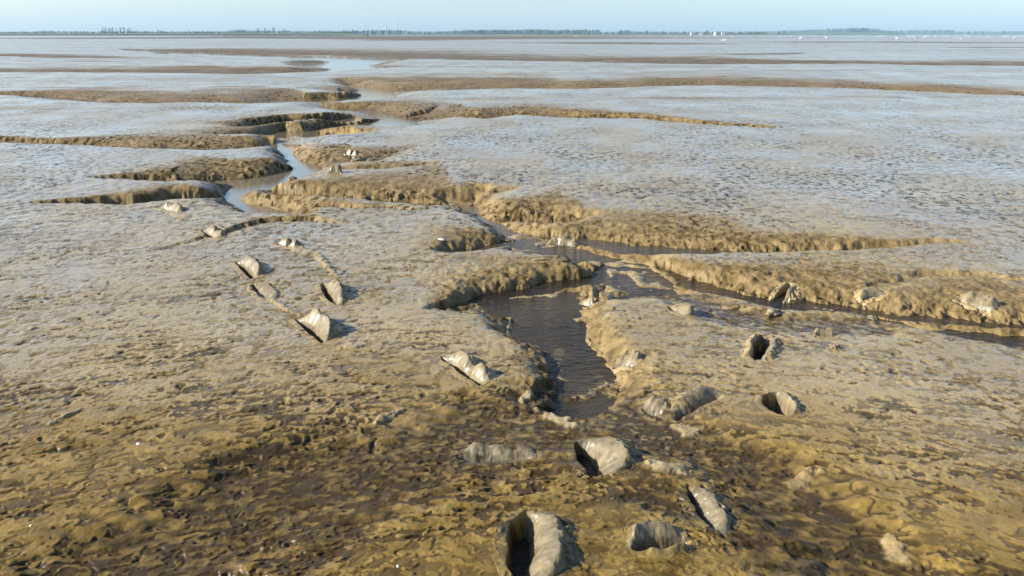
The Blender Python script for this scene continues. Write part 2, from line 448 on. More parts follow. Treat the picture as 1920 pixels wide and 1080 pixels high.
def clay_material(name, a, c, rough=.38):
    m, nt, b = new_mat(name)
    g = G(nt)
    pos = g.n('ShaderNodeNewGeometry').outputs['Position']
    n1 = g.noise(pos, 22, 5, .6)
    n2 = g.noise(pos, 160, 4, .6)
    at = g.n('ShaderNodeAttribute', attribute_name='mask')
    sep = g.n('ShaderNodeSeparateColor')
    nt.links.new(at.outputs['Color'], sep.inputs[0])
    col = g.mix(g.ramp(n1, .3, .7), a, c)
    col = g.mix(g.m('MULTIPLY', g.ramp(n2, .5, .75), .35), col, (.11, .085, .045))
    ground = g.mix(sep.outputs[1], g.mix(n1, (.225, .163, .072), (.290, .218, .108)), g.mix(n1, (.120, .083, .023), (.205, .146, .044)))  # same ground tones as the mud, painted glitter in the paler pair
    ground = g.mix(g.m('MULTIPLY', sep.outputs[2], .88), ground, (.024, .016, .009))
    col = g.mix(g.m('ADD', sep.outputs[0], g.m('MULTIPLY', g.ramp(g.noise(pos, 13, 5, .65), .48, .68), .75), clamp=True), col, ground)
    nt.links.new(col, b.inputs['Base Color'])
    nt.links.new(g.m('ADD', rough - .12, g.m('MULTIPLY', n1, .28)), b.inputs['Roughness'])
    b.inputs['IOR'].default_value = 1.36
    bp = g.n('ShaderNodeBump')
    bp.inputs['Strength'].default_value = .3
    bp.inputs['Distance'].default_value = .003
    nt.links.new(g.noise(pos, 90, 5, .65), bp.inputs['Height'])
    nt.links.new(bp.outputs[0], b.inputs['Normal'])
    return m


def water_material():
    m, nt, b = new_mat('creek_water')
    g = G(nt)
    pos = g.n('ShaderNodeNewGeometry').outputs['Position']
    n1 = g.noise(pos, 1.6, 4)
    foam = g.ramp(g.noise(g.scale(pos, (1, .55, 1)), 5, 5, .65), .58, .72)
    col = g.mix(g.ramp(n1, .4, .65), (.018, .013, .007), (.040, .030, .016))
    col = g.mix(g.m('MULTIPLY', foam, .35), col, (.17, .13, .075))
    nt.links.new(col, b.inputs['Base Color'])
    b.inputs['Roughness'].default_value = .04
    b.inputs['IOR'].default_value = 1.333

    bp = g.n('ShaderNodeBump')
    wy_ = g.n('ShaderNodeSeparateXYZ')
    nt.links.new(pos, wy_.inputs[0])
    calm = g.ramp(wy_.outputs[1], 5.5, 9)
    nt.links.new(g.m('SUBTRACT', 1.0, g.m('MULTIPLY', calm, .93)), bp.inputs['Strength'])
    bp.inputs['Distance'].default_value = .016
    nt.links.new(g.mix(calm, col, (.13, .11, .075)), b.inputs['Base Color'])
    nt.links.new(g.m('ADD', .25, g.m('MULTIPLY', calm, .25)), b.inputs['Specular IOR Level'])
    h = g.noise(g.scale(pos, (11, 22, 1)), 1, 4, .6)
    nt.links.new(h, bp.inputs['Height'])
    nt.links.new(bp.outputs[0], b.inputs['Normal'])
    return m


def plain(name, a, c=None, scale=1.0, rough=.7):
    m, nt, b = new_mat(name)
    g = G(nt)
    if c is None:
        c = tuple(v * .75 for v in a)
    pos = g.n('ShaderNodeNewGeometry').outputs['Position']
    nt.links.new(g.mix(g.ramp(g.noise(pos, scale, 4), .35, .65), a, c), b.inputs['Base Color'])
    b.inputs['Roughness'].default_value = rough
    return m


MUD = mud_material()
CLAY = clay_material('grey_clay', (.105, .086, .052), (.200, .167, .106), .34)
PITM = clay_material('pit_clay', (.09, .078, .052), (.17, .145, .098), .36)
PIT = clay_material('dark_clay', (.10, .09, .066), (.20, .175, .125), .32)
WATER = water_material()
GRASS = plain('embankment_grass', (.06, .10, .035), (.09, .12, .05), .05)
STONE = plain('embankment_stone', (.022, .024, .026), (.04, .042, .042), .3)
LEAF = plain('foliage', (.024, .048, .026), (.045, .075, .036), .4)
BARK = plain('bark', (.09, .07, .05), None, 2)
WHITE = plain('white_paint', (.62, .62, .61), (.55, .55, .54), 1)
GREY = plain('grey_paint', (.42, .45, .48), None, 1)
ROOF = plain('grey_tile', (.20, .21, .24), None, 2)
FEATHER = plain('white_feather', (.72, .72, .70), (.6, .6, .58), 6)
BEAK = plain('dark_beak', (.03, .03, .03), None, 6)
SHELL = plain('white_shell', (.85, .82, .76), (.7, .66, .58), 60, .3)


# ------------------------------------------------------------------ object helpers
def tag(o, label=None, cat=None, group=None, kind=None):
    if label:
        o['label'] = label
    if cat:
        o['category'] = cat
    if group:
        o['group'] = group
    if kind:
        o['kind'] = kind
    return o


def mesh(name, V, Fc, mat, parent=None, smooth=True, mats=None, mat_idx=None):
    me = bpy.data.meshes.new(name)
    me.from_pydata([tuple(map(float, v)) for v in V], [], [tuple(map(int, f)) for f in Fc])
    if smooth:
        me.polygons.foreach_set('use_smooth', [True] * len(me.polygons))
    me.materials.append(mat)
    o = bpy.data.objects.new(name, me)
    C.objects.link(o)
    if parent:
        o.parent = parent
    return o


def empty(name, loc, rz=0.0):
    o = bpy.data.objects.new(name, None)
    o.location = loc
    o.rotation_euler = (0, 0, rz)
    o.empty_display_size = .1
    C.objects.link(o)
    return o


def grid_mesh(name, P, mat, col=None, close=False):
    """P: (rows, cols, 3) -> one mesh of quads"""
    R, K = P.shape[:2]
    me = bpy.data.meshes.new(name)
    nv = R * K
    me.vertices.add(nv)
    me.vertices.foreach_set('co', P.reshape(-1).astype(F32))
    i = np.arange(R - 1)[:, None] * K
    if close:
        j = np.arange(K)[None]
        jn = (j + 1) % K
    else:
        j = np.arange(K - 1)[None]
        jn = j + 1
    q = np.stack([i + j, i + jn, i + K + jn, i + K + j], -1).reshape(-1, 4).astype(np.int32)
    nf = len(q)
    me.loops.add(nf * 4)
    me.polygons.add(nf)
    me.loops.foreach_set('vertex_index', q.reshape(-1))
    me.polygons.foreach_set('loop_start', np.arange(nf, dtype=np.int32) * 4)
    me.polygons.foreach_set('use_smooth', np.ones(nf, bool))
    if col is not None:
        a = me.attributes.new('mask', 'FLOAT_COLOR', 'POINT')
        a.data.foreach_set('color', col.reshape(-1).astype(F32))
    me.update()
    me.validate()
    me.materials.append(mat)
    o = bpy.data.objects.new(name, me)
    C.objects.link(o)
    return o


def sp_at(Y):
    return np.maximum(np.maximum(Y * Y / (H * FPX) * 1.1, .0030), Y * .0011)


# ------------------------------------------------------------------ footprints: a slit or hole with a slab of clay pushed up beside it
# (end px, end px, azimuth of the slab, slab width, slab height, depth, floor half width, lip, notch, label)
PRINTS = [
    ((966, 1092), (978, 958), 0, .125, .040, .15, .014, .012, 0, 'large deep footprint with a broad pale clay slab, nearest to the viewer'),
    ((1182, 1024), (1288, 1008), 85, .050, .055, .075, .035, .030, 0, 'hollow footprint with a dark grey back wall and a thick curled front rim'),
    ((1288, 908), (1342, 992), 10, .060, .028, .035, .006, .016, 0, 'thin curved footprint with a smooth clay smear, behind the curled rim hollow'),
    ((1090, 815), (1124, 892), 20, .130, .042, .14, .022, .012, 0, 'deep black footprint slit with a smooth clay slab sloping up on its right'),
    ((850, 843), (1005, 846), 95, .075, .030, .050, .016, .014, 1, 'wide shallow footprint with a glossy pale clay lip, left of the deep black slit'),
    ((832, 668), (905, 722), 55, .060, .060, .085, .010, .010, 2, 'narrow footprint with two separate clay flaps, beside the dark pool'),
    ((1452, 735), (1480, 780), 20, .035, .028, .16, .048, .018, 0, 'round dark hole footprint with an ochre mound on its right'),
    ((1440, 628), (1418, 676), 15, .055, .036, .11, .028, .034, 1, 'hourglass shaped footprint with grey clay shoulders above the round dark hole'),
    ((1528, 626), (1572, 629), 95, .040, .060, .060, .012, .018, 0, 'small cup footprint with a yellow clay back wall near the right stream'),
    ((1262, 774), (1352, 738), 125, .065, .036, .035, .018, .016, 0, 'footprint with a straight clay slab pointing up right, below the dark pool'),
    ((1206, 752), (1250, 766), 100, .055, .030, .035, .012, .012, 1, 'low broken footprint with blue grey clay, left of the straight clay slab'),
    ((560, 594), (612, 642), 48, .060, .100, .11, .012, .006, 0, 'footprint with a tall fan shaped clay flap and dark slit on the left flat'),
    ((604, 530), (628, 570), 20, .060, .075, .09, .012, .008, 0, 'footprint with a narrow pale flap and dark slit above the tall fan flap'),
    ((444, 488), (480, 526), 40, .060, .065, .08, .012, .006, 0, 'footprint with a pale clay flap and a brushed dark slot, farther left on the flat'),
    ((472, 532), (500, 560), 20, .085, .018, .035, .010, .006, 0, 'low smooth clay smear footprint just below the brushed slot'),
    ((520, 457), (556, 465), 85, .045, .055, .045, .012, .010, 2, 'footprint with an upright clay point and ochre crumbs by the middle puddle'),
    ((378, 431), (406, 446), 50, .055, .065, .055, .012, .008, 0, 'footprint with a rounded pale flap halfway along the left trail'),
    ((296, 387), (335, 399), 75, .065, .075, .065, .012, .010, 1, 'footprint with a broad pale flap, under the low dark left bank'),
    ((645, 283), (668, 285), 90, .050, .090, .06, .012, .010, 2, 'tiny notched footprint on the ochre mound beside the stream'),
    ((612, 325), (640, 325), 80, .045, .120, .06, .020, .010, 0, 'footprint with an upright grey clay plate at the stream edge'),
    ((1024, 441), (1092, 446), 85, .070, .085, .055, .012, .014, 3, 'footprint with three bold folds in its wall, at the foot of the right bank'),
    ((1442, 562), (1488, 520), -40, .030, .018, .14, .016, .022, 0, 'dark diagonal crack footprint with a pale tip, in the right hand bank'),
    ((1522, 557), (1572, 563), 85, .045, .030, .10, .030, .020, 1, 'wide dark footprint gap with crumbly sides, right of the diagonal crack'),
    ((1612, 549), (1660, 547), 85, .055, .045, .03, .010, .008, 0, 'footprint with a single flat grey flap on top of the right hand bank'),
    ((1792, 554), (1862, 572), 65, .085, .055, .035, .010, .010, 1, 'footprint with a glossy white folded wall at the far right'),
    ((1080, 549), (1116, 554), 100, .045, .065, .045, .012, .010, 0, 'footprint with a leaning clay stub at the head of the dark pool'),
    ((1250, 573), (1286, 590), 60, .065, .065, .045, .010, .008, 0, 'footprint with a rounded clay flap, right of the dark pool'),
    ((1152, 663), (1196, 674), 80, .065, .045, .035, .012, .012, 1, 'footprint with wet grey folded clay on the right shore of the dark pool'),
]
SMEARS = []
for px, py, qx, qy, hw, am in ((1010, 755, 1090, 790, .035, .9), (1190, 865, 1300, 880, .045, .9), (975, 745, 1000, 722, .022, .9), (630, 655, 690, 645, .045, .6), (325, 396, 350, 412, .07, 1),
                           (545, 462, 590, 478, .06, .9), (90, 800, 165, 765, .016, .8), (590, 470, 632, 520, .03, .35), (500, 556, 560, 590, .02, .4), (700, 790, 760, 765, .02, .7),
                           (1270, 780, 1310, 800, .05, .6), (470, 400, 430, 375, .10, .5), (1660, 990, 1700, 1040, .04, .5), (1480, 900, 1540, 870, .04, .4)):
    p, q = gp(px, py), gp(qx, qy)
    L = math.hypot(q[0] - p[0], q[1] - p[1])
    SMEARS.append(((p[0] + q[0]) / 2, (p[1] + q[1]) / 2, (q[0] - p[0]) / L, (q[1] - p[1]) / L, max(L / 2, hw), hw, am))
for e0, e1, az, vc, hh, dd, fl, lip, notch, lab in PRINTS:
    p0, p1 = np.array(gp(*e0)), np.array(gp(*e1))
    c = (p0 + p1) / 2
    L = np.linalg.norm(p1 - p0)
    t = (p1 - p0) / L
    n = np.array([-t[1], t[0]])
    if n[0] * math.cos(math.radians(az)) + n[1] * math.sin(math.radians(az)) < 0:
        t, n = -t, -n
    FOOT.append(dict(cx=c[0], cy=c[1], tx=t[0], ty=t[1], a=min(max(L / 2, .055), .24), vc=vc, h=hh, d=dd, fl=fl, lip=lip, notch=notch, lab=lab, k=len(FOOT)))


def sculpt(fp, X, Y):
    """relief of one footprint around its slit: height, cover, clay, darkness"""
    dx, dy = X - fp['cx'], Y - fp['cy']
    u0 = dx * fp['tx'] + dy * fp['ty']
    v0 = -dx * fp['ty'] + dy * fp['tx']
    k = fp['k'] * 3.7
    u = u0 + .010 * pn(X / .055 + k, Y / .055, 111) + .004 * pn(X / .02, Y / .02 + k, 112)
    v = v0 + .014 * pn(X / .11 + k, Y / .11, 113) + .0022 * pn(X / .035, Y / .035 + k, 114) + .0012 * pn(X / .012, Y / .012 + k, 115)
    a, vc, fl = fp['a'], fp['vc'], fp['fl']
    v = v + .18 * vc * (u / a) ** 2 * (1 if fp['k'] % 2 else -.6)
    U = np.abs(u) / a
    tap = np.sqrt(np.clip(1 - U * U, 0, 1))
    dd = fp['d'] * (1 - ss(.60, 1.02, U))
    fl = fl * tap
    vc = vc * (.45 + .55 * tap)
    us = u / a - .12 * math.sin(k)
    rag = 1 + .42 * pn(u / .17 + k, u * 0 + k, 116) + .10 * pn(u / .05 + k, v / .12, 117) + .03 * pn(u / .010, v / .02 + k, 118)
    hh = .72 * fp['h'] * (1 - ss(.50, 1.02, np.abs(us))) * np.clip(rag, .3, 1.5)
    if fp['notch'] == 2:
        hh = hh * (1 - .8 * np.exp(-((us - .08) / .16) ** 2))
    elif fp['notch'] == 1:
        hh = hh * (1 - .45 * np.exp(-((us + .3) / .18) ** 2) - .25 * np.exp(-((us - .35) / .12) ** 2))
    elif fp['notch'] == 3:
        hh = hh * (.8 + .2 * np.cos(us * 9))
    ws = (.012 + .10 * fp['d']) * (.3 + .7 * tap)
    wb = .024 + hh * .95
    left = -fl - ws
    z = np.zeros(X.shape)
    m = (v > left) & (v <= -fl)
    z = np.where(m, -dd * ss(0, 1, (v - left) / ws) ** .8, z)
    z = np.where((v > -fl) & (v <= 0), -dd, z)
    tt = np.clip(v / vc, 0, 1)
    face = -dd + (dd + hh) * (.55 * tt ** .85 + .45 * np.sin(.5 * np.pi * tt))
    face = face + .16 * (dd + hh) * np.sin(np.pi * tt) * (.6 + .5 * pn(u / .12 + k, v / .2, 119))
    face = face + .0020 * pn(u / .014 + k, v / .10, 120) * np.sin(np.pi * tt) + .002 * pn(u / .06, v / .09 + k, 121) * tt
    z = np.where((v > 0) & (v <= vc), face, z)
    tb = np.clip((v - vc) / wb, 0, 1)
    cr = .5 + pn(X / .03 + k, Y / .03, 122)
    z = np.where(v > vc, hh * (1 - ss(0, 1, np.clip(tb, 1e-6, 1) ** np.clip(.55 + .3 * cr, .3, 1.2))) + .006 * (1 - tb) * tb * 4 * cr * np.clip(hh / .02, 0, 1.5), z)
    z = z + (.6 if fp['lip'] > .025 else .12) * fp['lip'] * np.exp(-((v - left + .014) / .015) ** 2) * (1 - ss(.5, 1.0, U)) * np.clip(1 + .7 * pn(u / .05 + k, u * 0, 123), .1, 2)
    out = np.maximum(U - .95, 0) * a
    out = np.maximum(out, np.maximum(left - .024 - v, v - vc - wb - .010))
    W = 1 - ss(-.012, .030, out + .007 * pn(X / .05, Y / .05 + k, 124))
    clay = np.clip(ss(-.1, .15, v / vc) * (1 - ss(.05, .7, tb + .5 * pn(X / .03, Y / .03, 125))) * (1 - ss(.85, 1.15, np.abs(us))), 0, 1)
    clay = np.maximum(clay, .4 * np.exp(-((v - left + .012) / .014) ** 2) * np.clip(fp['lip'] / .02, 0, 1) * (1 - ss(.5, 1, U)))
    return z, W, clay, v0


def add_prints():
    for fp in FOOT:
        a, vc = fp['a'] * 1.25, fp['vc']
        v_lo, v_hi = -fp['fl'] - .09 - .1 * fp['d'], vc + .10 + fp['h']
        nu, nv = int(min(170, max(70, 2 * a / .0024))), int(min(150, (v_hi - v_lo) / .0022))
        uu, vv = np.linspace(-a, a, nu), np.linspace(v_lo, v_hi, nv)
        Ug, Vg = np.meshgrid(uu, vv)
        X = fp['cx'] + Ug * fp['tx'] - Vg * fp['ty']
        Y = fp['cy'] + Ug * fp['ty'] + Vg * fp['tx']
        z, W, clay, v0 = sculpt(fp, X, Y)
        base = terrain(X, Y, np.full(X.shape, .004), carve=False)[0] * (1 - .6 * clay) + terrain(X, Y, np.full(X.shape, .004), carve=False, micro=False)[0] * .6 * clay
        # a slab leans a little outward over its crest
        ov = .25 * np.clip(z, 0, 1)
        P = np.stack([X - fp['ty'] * ov, Y + fp['tx'] * ov, base * 1.0 + z + .0015 * ss(.3, .6, W) - .034 * (1 - ss(0, .42, W))], -1)
        root = empty('footprint', (fp['cx'], fp['cy'], float(base[nv // 2, nu // 2])))
        tag(root, fp['lab'], 'footprint', 'footprints sunk in the soft mud')
        P = P - np.array(root.location)
        col = np.zeros(X.shape + (4,))
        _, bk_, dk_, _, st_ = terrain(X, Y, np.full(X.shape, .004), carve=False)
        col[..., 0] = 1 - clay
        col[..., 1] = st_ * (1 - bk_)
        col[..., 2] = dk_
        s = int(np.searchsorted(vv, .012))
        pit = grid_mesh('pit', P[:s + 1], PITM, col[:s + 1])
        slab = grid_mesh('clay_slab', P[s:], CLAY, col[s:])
        pit.parent = slab.parent = root


add_prints()


# ------------------------------------------------------------------ the ground sheet
def ground():
    py = np.concatenate([np.arange(64.55, 75, .30), np.arange(75, 110, .55), np.arange(110, 1180, 1.05)])
    a = PITCH + np.arctan((py - 540) / FPX)
    Yr = H / np.tan(a)
    Yr = np.concatenate([[4900, 4300], Yr, np.linspace(Yr[-1] - .03, -2.5, 45)])
    K = 1500
    t = np.linspace(-1, 1, K)
    t = .80 * t + .25 * np.sign(t) * np.clip(np.abs(t) - .85, 0, 1) * 3
    X = np.maximum(Yr[:, None] + 1.4, .5) * t[None]
    X = np.where(Yr[:, None] < 1.0, 2.4 * t[None] / .8 * 1.0, X)
    Y = np.repeat(Yr[:, None], K, 1)
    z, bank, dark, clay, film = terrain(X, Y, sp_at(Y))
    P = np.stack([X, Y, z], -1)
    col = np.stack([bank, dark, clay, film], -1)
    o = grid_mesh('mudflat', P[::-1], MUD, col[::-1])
    tag(o, kind='structure')
    return o


ground()
w = mesh('water', [(x, y, z) for y, z in ((1.0, WL_NEAR), (6.6, WL_NEAR), (8.2, WL_FAR), (140, WL_FAR)) for x in (-90, 90)], [(0, 1, 3, 2), (2, 3, 5, 4), (4, 5, 7, 6)], WATER)
tag(w, kind='structure')


# ------------------------------------------------------------------ the far shore
def fx(px, D, z=0.0):
    return (px - 960) / FPX * (D * math.cos(PITCH) + (H - z) * math.sin(PITCH))


def fh(py, D):
    return H + (YH - py) / FPX * D


def ridge(name, D, prof, mat, back=40, base=-.3, front=None):
    """a long low bank; prof = (px, top py)"""
    V, Fc = [], []
    xs = np.arange(prof[0][0], prof[-1][0] + 1, 6.0)
    top = np.interp(xs, [p[0] for p in prof], [p[1] for p in prof])
    for i, (px, py) in enumerate(zip(xs, top)):
        h = fh(py, D) * (1 + .06 * math.sin(i * .7) + .05 * math.sin(i * .23 + 1))
        x = fx(px, D)
        f = front if front else h * 2.2
        V += [(x, D, base), (x, D + f * .5, h * .55), (x, D + f, h), (x, D + f + 4, h), (x, D + back, base)]
    for i in range(len(xs) - 1):
        for j in range(4):
            a = i * 5 + j
            Fc.append((a, a + 5, a + 6, a + 1))
    o = mesh(name, V, Fc, mat)
    return tag(o, kind='structure')


ridge('embankment', 1050, [(-400, 61.9), (640, 62.2), (690, 65.0)], GRASS)
ridge('embankment_revetment', 1046.5, [(-400, 63.8), (560, 63.8), (640, 65.2)], STONE, back=10, front=3.0)
ridge('shore', 1500, [(560, 64.2), (1500, 64.1), (1700, 64.6)], GRASS, front=14)
ridge('shore', 2700, [(1250, 63.2), (2500, 63.0)], GRASS, front=20)
ridge('hill', 2760, [(1380, 63), (1450, 60.6), (1520, 59.4), (1570, 58.2), (1620, 57.6), (1650, 58.6), (1690, 61.5), (1720, 63)], GRASS, back=160, front=60)


def quads(rng, cx, cy, cz, s, V, Fc):
    n = Vector((rng.uniform(-1, 1), rng.uniform(-1, 1), rng.uniform(-.6, 1))).normalized()
    t = n.orthogonal().normalized()
    b = n.cross(t)
    a = rng.uniform(0, 6.28)
    t, b = t * math.cos(a) + b * math.sin(a), b * math.cos(a) - t * math.sin(a)
    c = Vector((cx, cy, cz))
    i = len(V)
    V += [c + t * s, c + b * s * .7, c - t * s, c - b * s * .7]
    Fc.append((i, i + 1, i + 2, i + 3))


def tube(V, Fc, pts, rad, k=6):
    i0 = len(V)
    for j, (p, r) in enumerate(zip(pts, rad)):
        p = Vector(p)
        d = (Vector(pts[min(j + 1, len(pts) - 1)]) - Vector(pts[max(j - 1, 0)])).normalized()
        t = d.orthogonal().normalized()
        if abs(d.x) > .3 or abs(d.z) > .3:
            t = Vector((0, 1, 0)) - d * d.y
            t.normalize()
        b = d.cross(t)
        for a in range(k):
            f = 2 * math.pi * a / k
            V.append(p + (t * math.cos(f) + b * math.sin(f)) * r)
    for j in range(len(pts) - 1):
        for a in range(k):
            q = i0 + j * k
            Fc.append((q + a, q + (a + 1) % k, q + k + (a + 1) % k, q + k + a))
    Fc.append(tuple(i0 + a for a in range(k))[::-1])
    Fc.append(tuple(i0 + (len(pts) - 1) * k + a for a in range(k)))


def tree_proto(seed, tall):
    """unit-height tree: trunk with limbs, crown of leaf clumps"""
    rng = random.Random(seed)
    V, Fc = [], []
    tube(V, Fc, [(0, 0, -.03), (.01, 0, .2), (0, .01, .5), (.01, 0, .8)], [.035, .026, .017, .006])
    limbs = []
    for i in range(6):
        a, z = i * 1.1 + rng.random(), .22 + .09 * i
        r = (.12 if tall else .30) * (1 - .5 * abs(z - .45))
        e = (math.cos(a) * r, math.sin(a) * r, z + .16)
        limbs.append(e)
        tube(V, Fc, [(0, 0, z), (e[0] * .5, e[1] * .5, z + .09), e], [.014, .009, .004], 5)
    LV, LF = [], []
    for i in range(17):
        bx, by, bz = limbs[i % 6]
        z = rng.uniform(.22, .92)
        w = (.13 if tall else .34) * math.sqrt(max(.05, 1 - ((z - .52) / .46) ** 2))
        a = rng.uniform(0, 6.28)
        cx, cy = math.cos(a) * w * rng.random() ** .6, math.sin(a) * w * rng.random() ** .6
        for _ in range(20):
            quads(rng, cx + rng.gauss(0, .05), cy + rng.gauss(0, .05), min(.99, z + rng.gauss(0, .045)), rng.uniform(.022, .045), LV, LF)
    return (V, Fc), (LV, LF)


TREES = []
for i in range(5):
    (tv, tf), (lv, lf) = tree_proto(40 + i, i == 4)
    r = empty('poplar_tree' if i == 4 else 'tree', (0, 0, 0))
    a = mesh('trunk', tv, tf, BARK, r)
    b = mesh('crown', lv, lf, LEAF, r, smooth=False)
    TREES.append([r, a, b, False])


def put_tree(kind, px, D, top, base, label, group, wide=1.0):
    h = fh(top, D) - base
    r, a, b, used = TREES[kind]
    if used:
        r2 = r.copy()
        C.objects.link(r2)
        for ch in (a, b):
            c = ch.copy()
            c.parent = r2
            C.objects.link(c)
        r = r2
    TREES[kind][3] = True
    r.location = (fx(px, D), D, base)
    r.scale = (h * wide, h * wide, h)
    r.rotation_euler = (0, 0, random.uniform(0, 6.28))
    tag(r, label, 'tree', group)


g = 'trees along the far embankment'
D0, B0 = 1062, 2.6
# (px, top of the crown)
for px, top in ((78, 58.6), (86, 57.2), (92, 56.8), (99, 57.6)):
    put_tree(px % 4, px, D0, top, B0, 'small tree of the dark clump on the embankment, far left', 'trees of the far left clump', 1.1)
for px, top in ((146, 58.4), (152, 58.8), (160, 59.2)):
    put_tree(px % 4, px, D0, top, B0, 'low tree between the far left clump and the tall pale row', 'trees left of the tall pale row', 1.2)
for i, px in enumerate((194, 199, 206, 212, 219, 227, 234, 241, 245)):
    put_tree(4 if i % 2 else i % 4, px, 2100, 51.5 + (i * 37 % 5) * .5, 0, 'tall pale tree of the faint row rising behind the embankment', 'tall pale row of trees', .9)
for px, top in ((252, 56.8), (257, 57.2), (264, 58.2), (272, 57), (278, 58.5)):
    put_tree(px % 4, px, D0, top, B0, 'small tree just right of the tall pale row', 'trees right of the tall pale row', 1.1)
for px, top in ((298, 56.6), (303, 57.2), (308, 57)):
    put_tree(px % 4, px, D0, top, B0, 'small tree of the tight clump standing alone on the green embankment', 'trees of the lone tight clump', 1.1)
for px, top in ((356, 58.2), (364, 57.6), (372, 57.8), (381, 57.4), (390, 58.4), (400, 58), (410, 59)):
    put_tree(px % 4, px, D0, top, B0, 'low tree of the loose hedge on the embankment', 'trees of the loose hedge', 1.3)
for px, top in ((430, 57.6), (437, 56), (444, 55.4), (449, 55), (455, 55.4), (461, 56), (468, 57.2), (475, 58)):
    put_tree(px % 4, px, D0, top, B0, 'bushy blue green tree of the grove where the embankment darkens', 'trees of the blue green grove', 1.2)
for px, top in ((485, 53.6), (492, 56), (498, 54), (506, 56.4), (514, 52.8), (523, 57), (534, 55), (539, 57.2), (548, 58), (556, 58.4), (487, 58), (530, 58)):
    put_tree(px % 4, px, D0, top, B0, 'uneven tree of the ragged line right of the blue green grove', 'trees of the ragged line', 1.0)
for px, top in ((584, 58), (591, 58.2), (602, 57.6), (608, 57.6)):
    put_tree(px % 4, px, D0, top, 2.0, 'separate round tree on the bare end of the embankment', 'separate round trees at the bare end', 1.15)
for px, top in ((616, 57.4), (622, 57.4), (629, 58), (636, 58.6), (645, 56.6), (651, 57.2), (662, 56.4), (667, 57.6)):
    put_tree(px % 4, px, 1400, top, 0, 'tree of the row leading up to the long blue wood', 'trees leading to the wood', 1.2)
for px, top in ((700, 55.6), (852, 56.5), (902, 56.6), (946, 56), (1012, 55.4), (1122, 56.2)):
    put_tree(px % 4, px, 1500, top, 0, 'taller crown standing out above the long blue wood', 'crowns standing above the wood', 1.2)
for px, top in ((1213, 56.6), (1241, 58.2), (1326, 57.6), (1460, 58), (1470, 58.4)):
    put_tree(px % 4, px, 1530, top, 0, 'single small tree on the low shore near the white houses', 'trees near the white houses', 1.1)
for px, top in ((1551, 53.4), (1560, 53.6), (1595, 52), (1600, 51.6), (1606, 53), (1615, 52.6), (1622, 53.4)):
    put_tree(px % 4, px, 2800, top, 9, 'bare looking tree on top of the blue wooded hill', 'trees on the wooded hill', .9)
for px, top in ((1816, 56.6), (1850, 57.4), (1880, 57.2), (1900, 57.6)):
    put_tree(px % 4, px, 3300, top, 0, 'faint tree above the pale shore at the far right', 'faint trees at the far right', 1.2)


def wood(name, D, prof, base, step=1.0, size=1.0, depth=30):
    rng = random.Random(int(D))
    V, Fc = [], []
    x = prof[0][0]
    while x < prof[-1][0]:
        top = np.interp(x, [p[0] for p in prof], [p[1] for p in prof])
        h = max(.8, fh(top - .7, D) - base) * rng.uniform(.78, 1.08)
        X, Y = fx(x, D), D + rng.uniform(0, depth)
        w = max(1.2, .28 * h)
        for _ in range(44):
            z = base + h * rng.random() ** .8
            ww = w * math.sqrt(max(.1, 1 - ((z - base) / h) ** 2))
            quads(rng, X + rng.gauss(0, ww * .6), Y + rng.gauss(0, ww * .5), z, rng.uniform(.35, .9) * size * w * .45, V, Fc)
        x += step * rng.uniform(.6, 1.4)
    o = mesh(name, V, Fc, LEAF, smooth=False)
    return tag(o, kind='stuff')


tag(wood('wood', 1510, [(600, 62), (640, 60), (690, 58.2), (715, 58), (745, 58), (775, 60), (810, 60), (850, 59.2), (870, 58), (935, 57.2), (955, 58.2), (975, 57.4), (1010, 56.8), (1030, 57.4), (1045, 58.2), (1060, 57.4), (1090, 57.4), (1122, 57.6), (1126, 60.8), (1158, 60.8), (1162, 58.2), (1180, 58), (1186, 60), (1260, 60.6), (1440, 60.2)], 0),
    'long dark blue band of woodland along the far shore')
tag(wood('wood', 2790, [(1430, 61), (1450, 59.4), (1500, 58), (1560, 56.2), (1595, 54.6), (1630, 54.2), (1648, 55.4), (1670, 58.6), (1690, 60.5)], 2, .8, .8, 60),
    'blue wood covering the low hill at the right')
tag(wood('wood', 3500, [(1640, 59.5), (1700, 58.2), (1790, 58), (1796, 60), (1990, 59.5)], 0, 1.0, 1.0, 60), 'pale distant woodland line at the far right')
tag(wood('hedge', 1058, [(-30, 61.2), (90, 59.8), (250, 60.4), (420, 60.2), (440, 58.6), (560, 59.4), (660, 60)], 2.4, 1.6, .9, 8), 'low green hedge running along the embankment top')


# ------------------------------------------------------------------ houses, masts
def box(V, Fc, x0, x1, y0, y1, z0, z1):
    i = len(V)
    V += [(x0, y0, z0), (x1, y0, z0), (x1, y1, z0), (x0, y1, z0), (x0, y0, z1), (x1, y0, z1), (x1, y1, z1), (x0, y1, z1)]
    Fc += [(i, i + 1, i + 5, i + 4), (i + 1, i + 2, i + 6, i + 5), (i + 2, i + 3, i + 7, i + 6), (i + 3, i, i + 4, i + 7), (i + 4, i + 5, i + 6, i + 7), (i + 3, i + 2, i + 1, i)]


GLASS = plain('dark_glass', (.04, .05, .06), None, 1, .1)


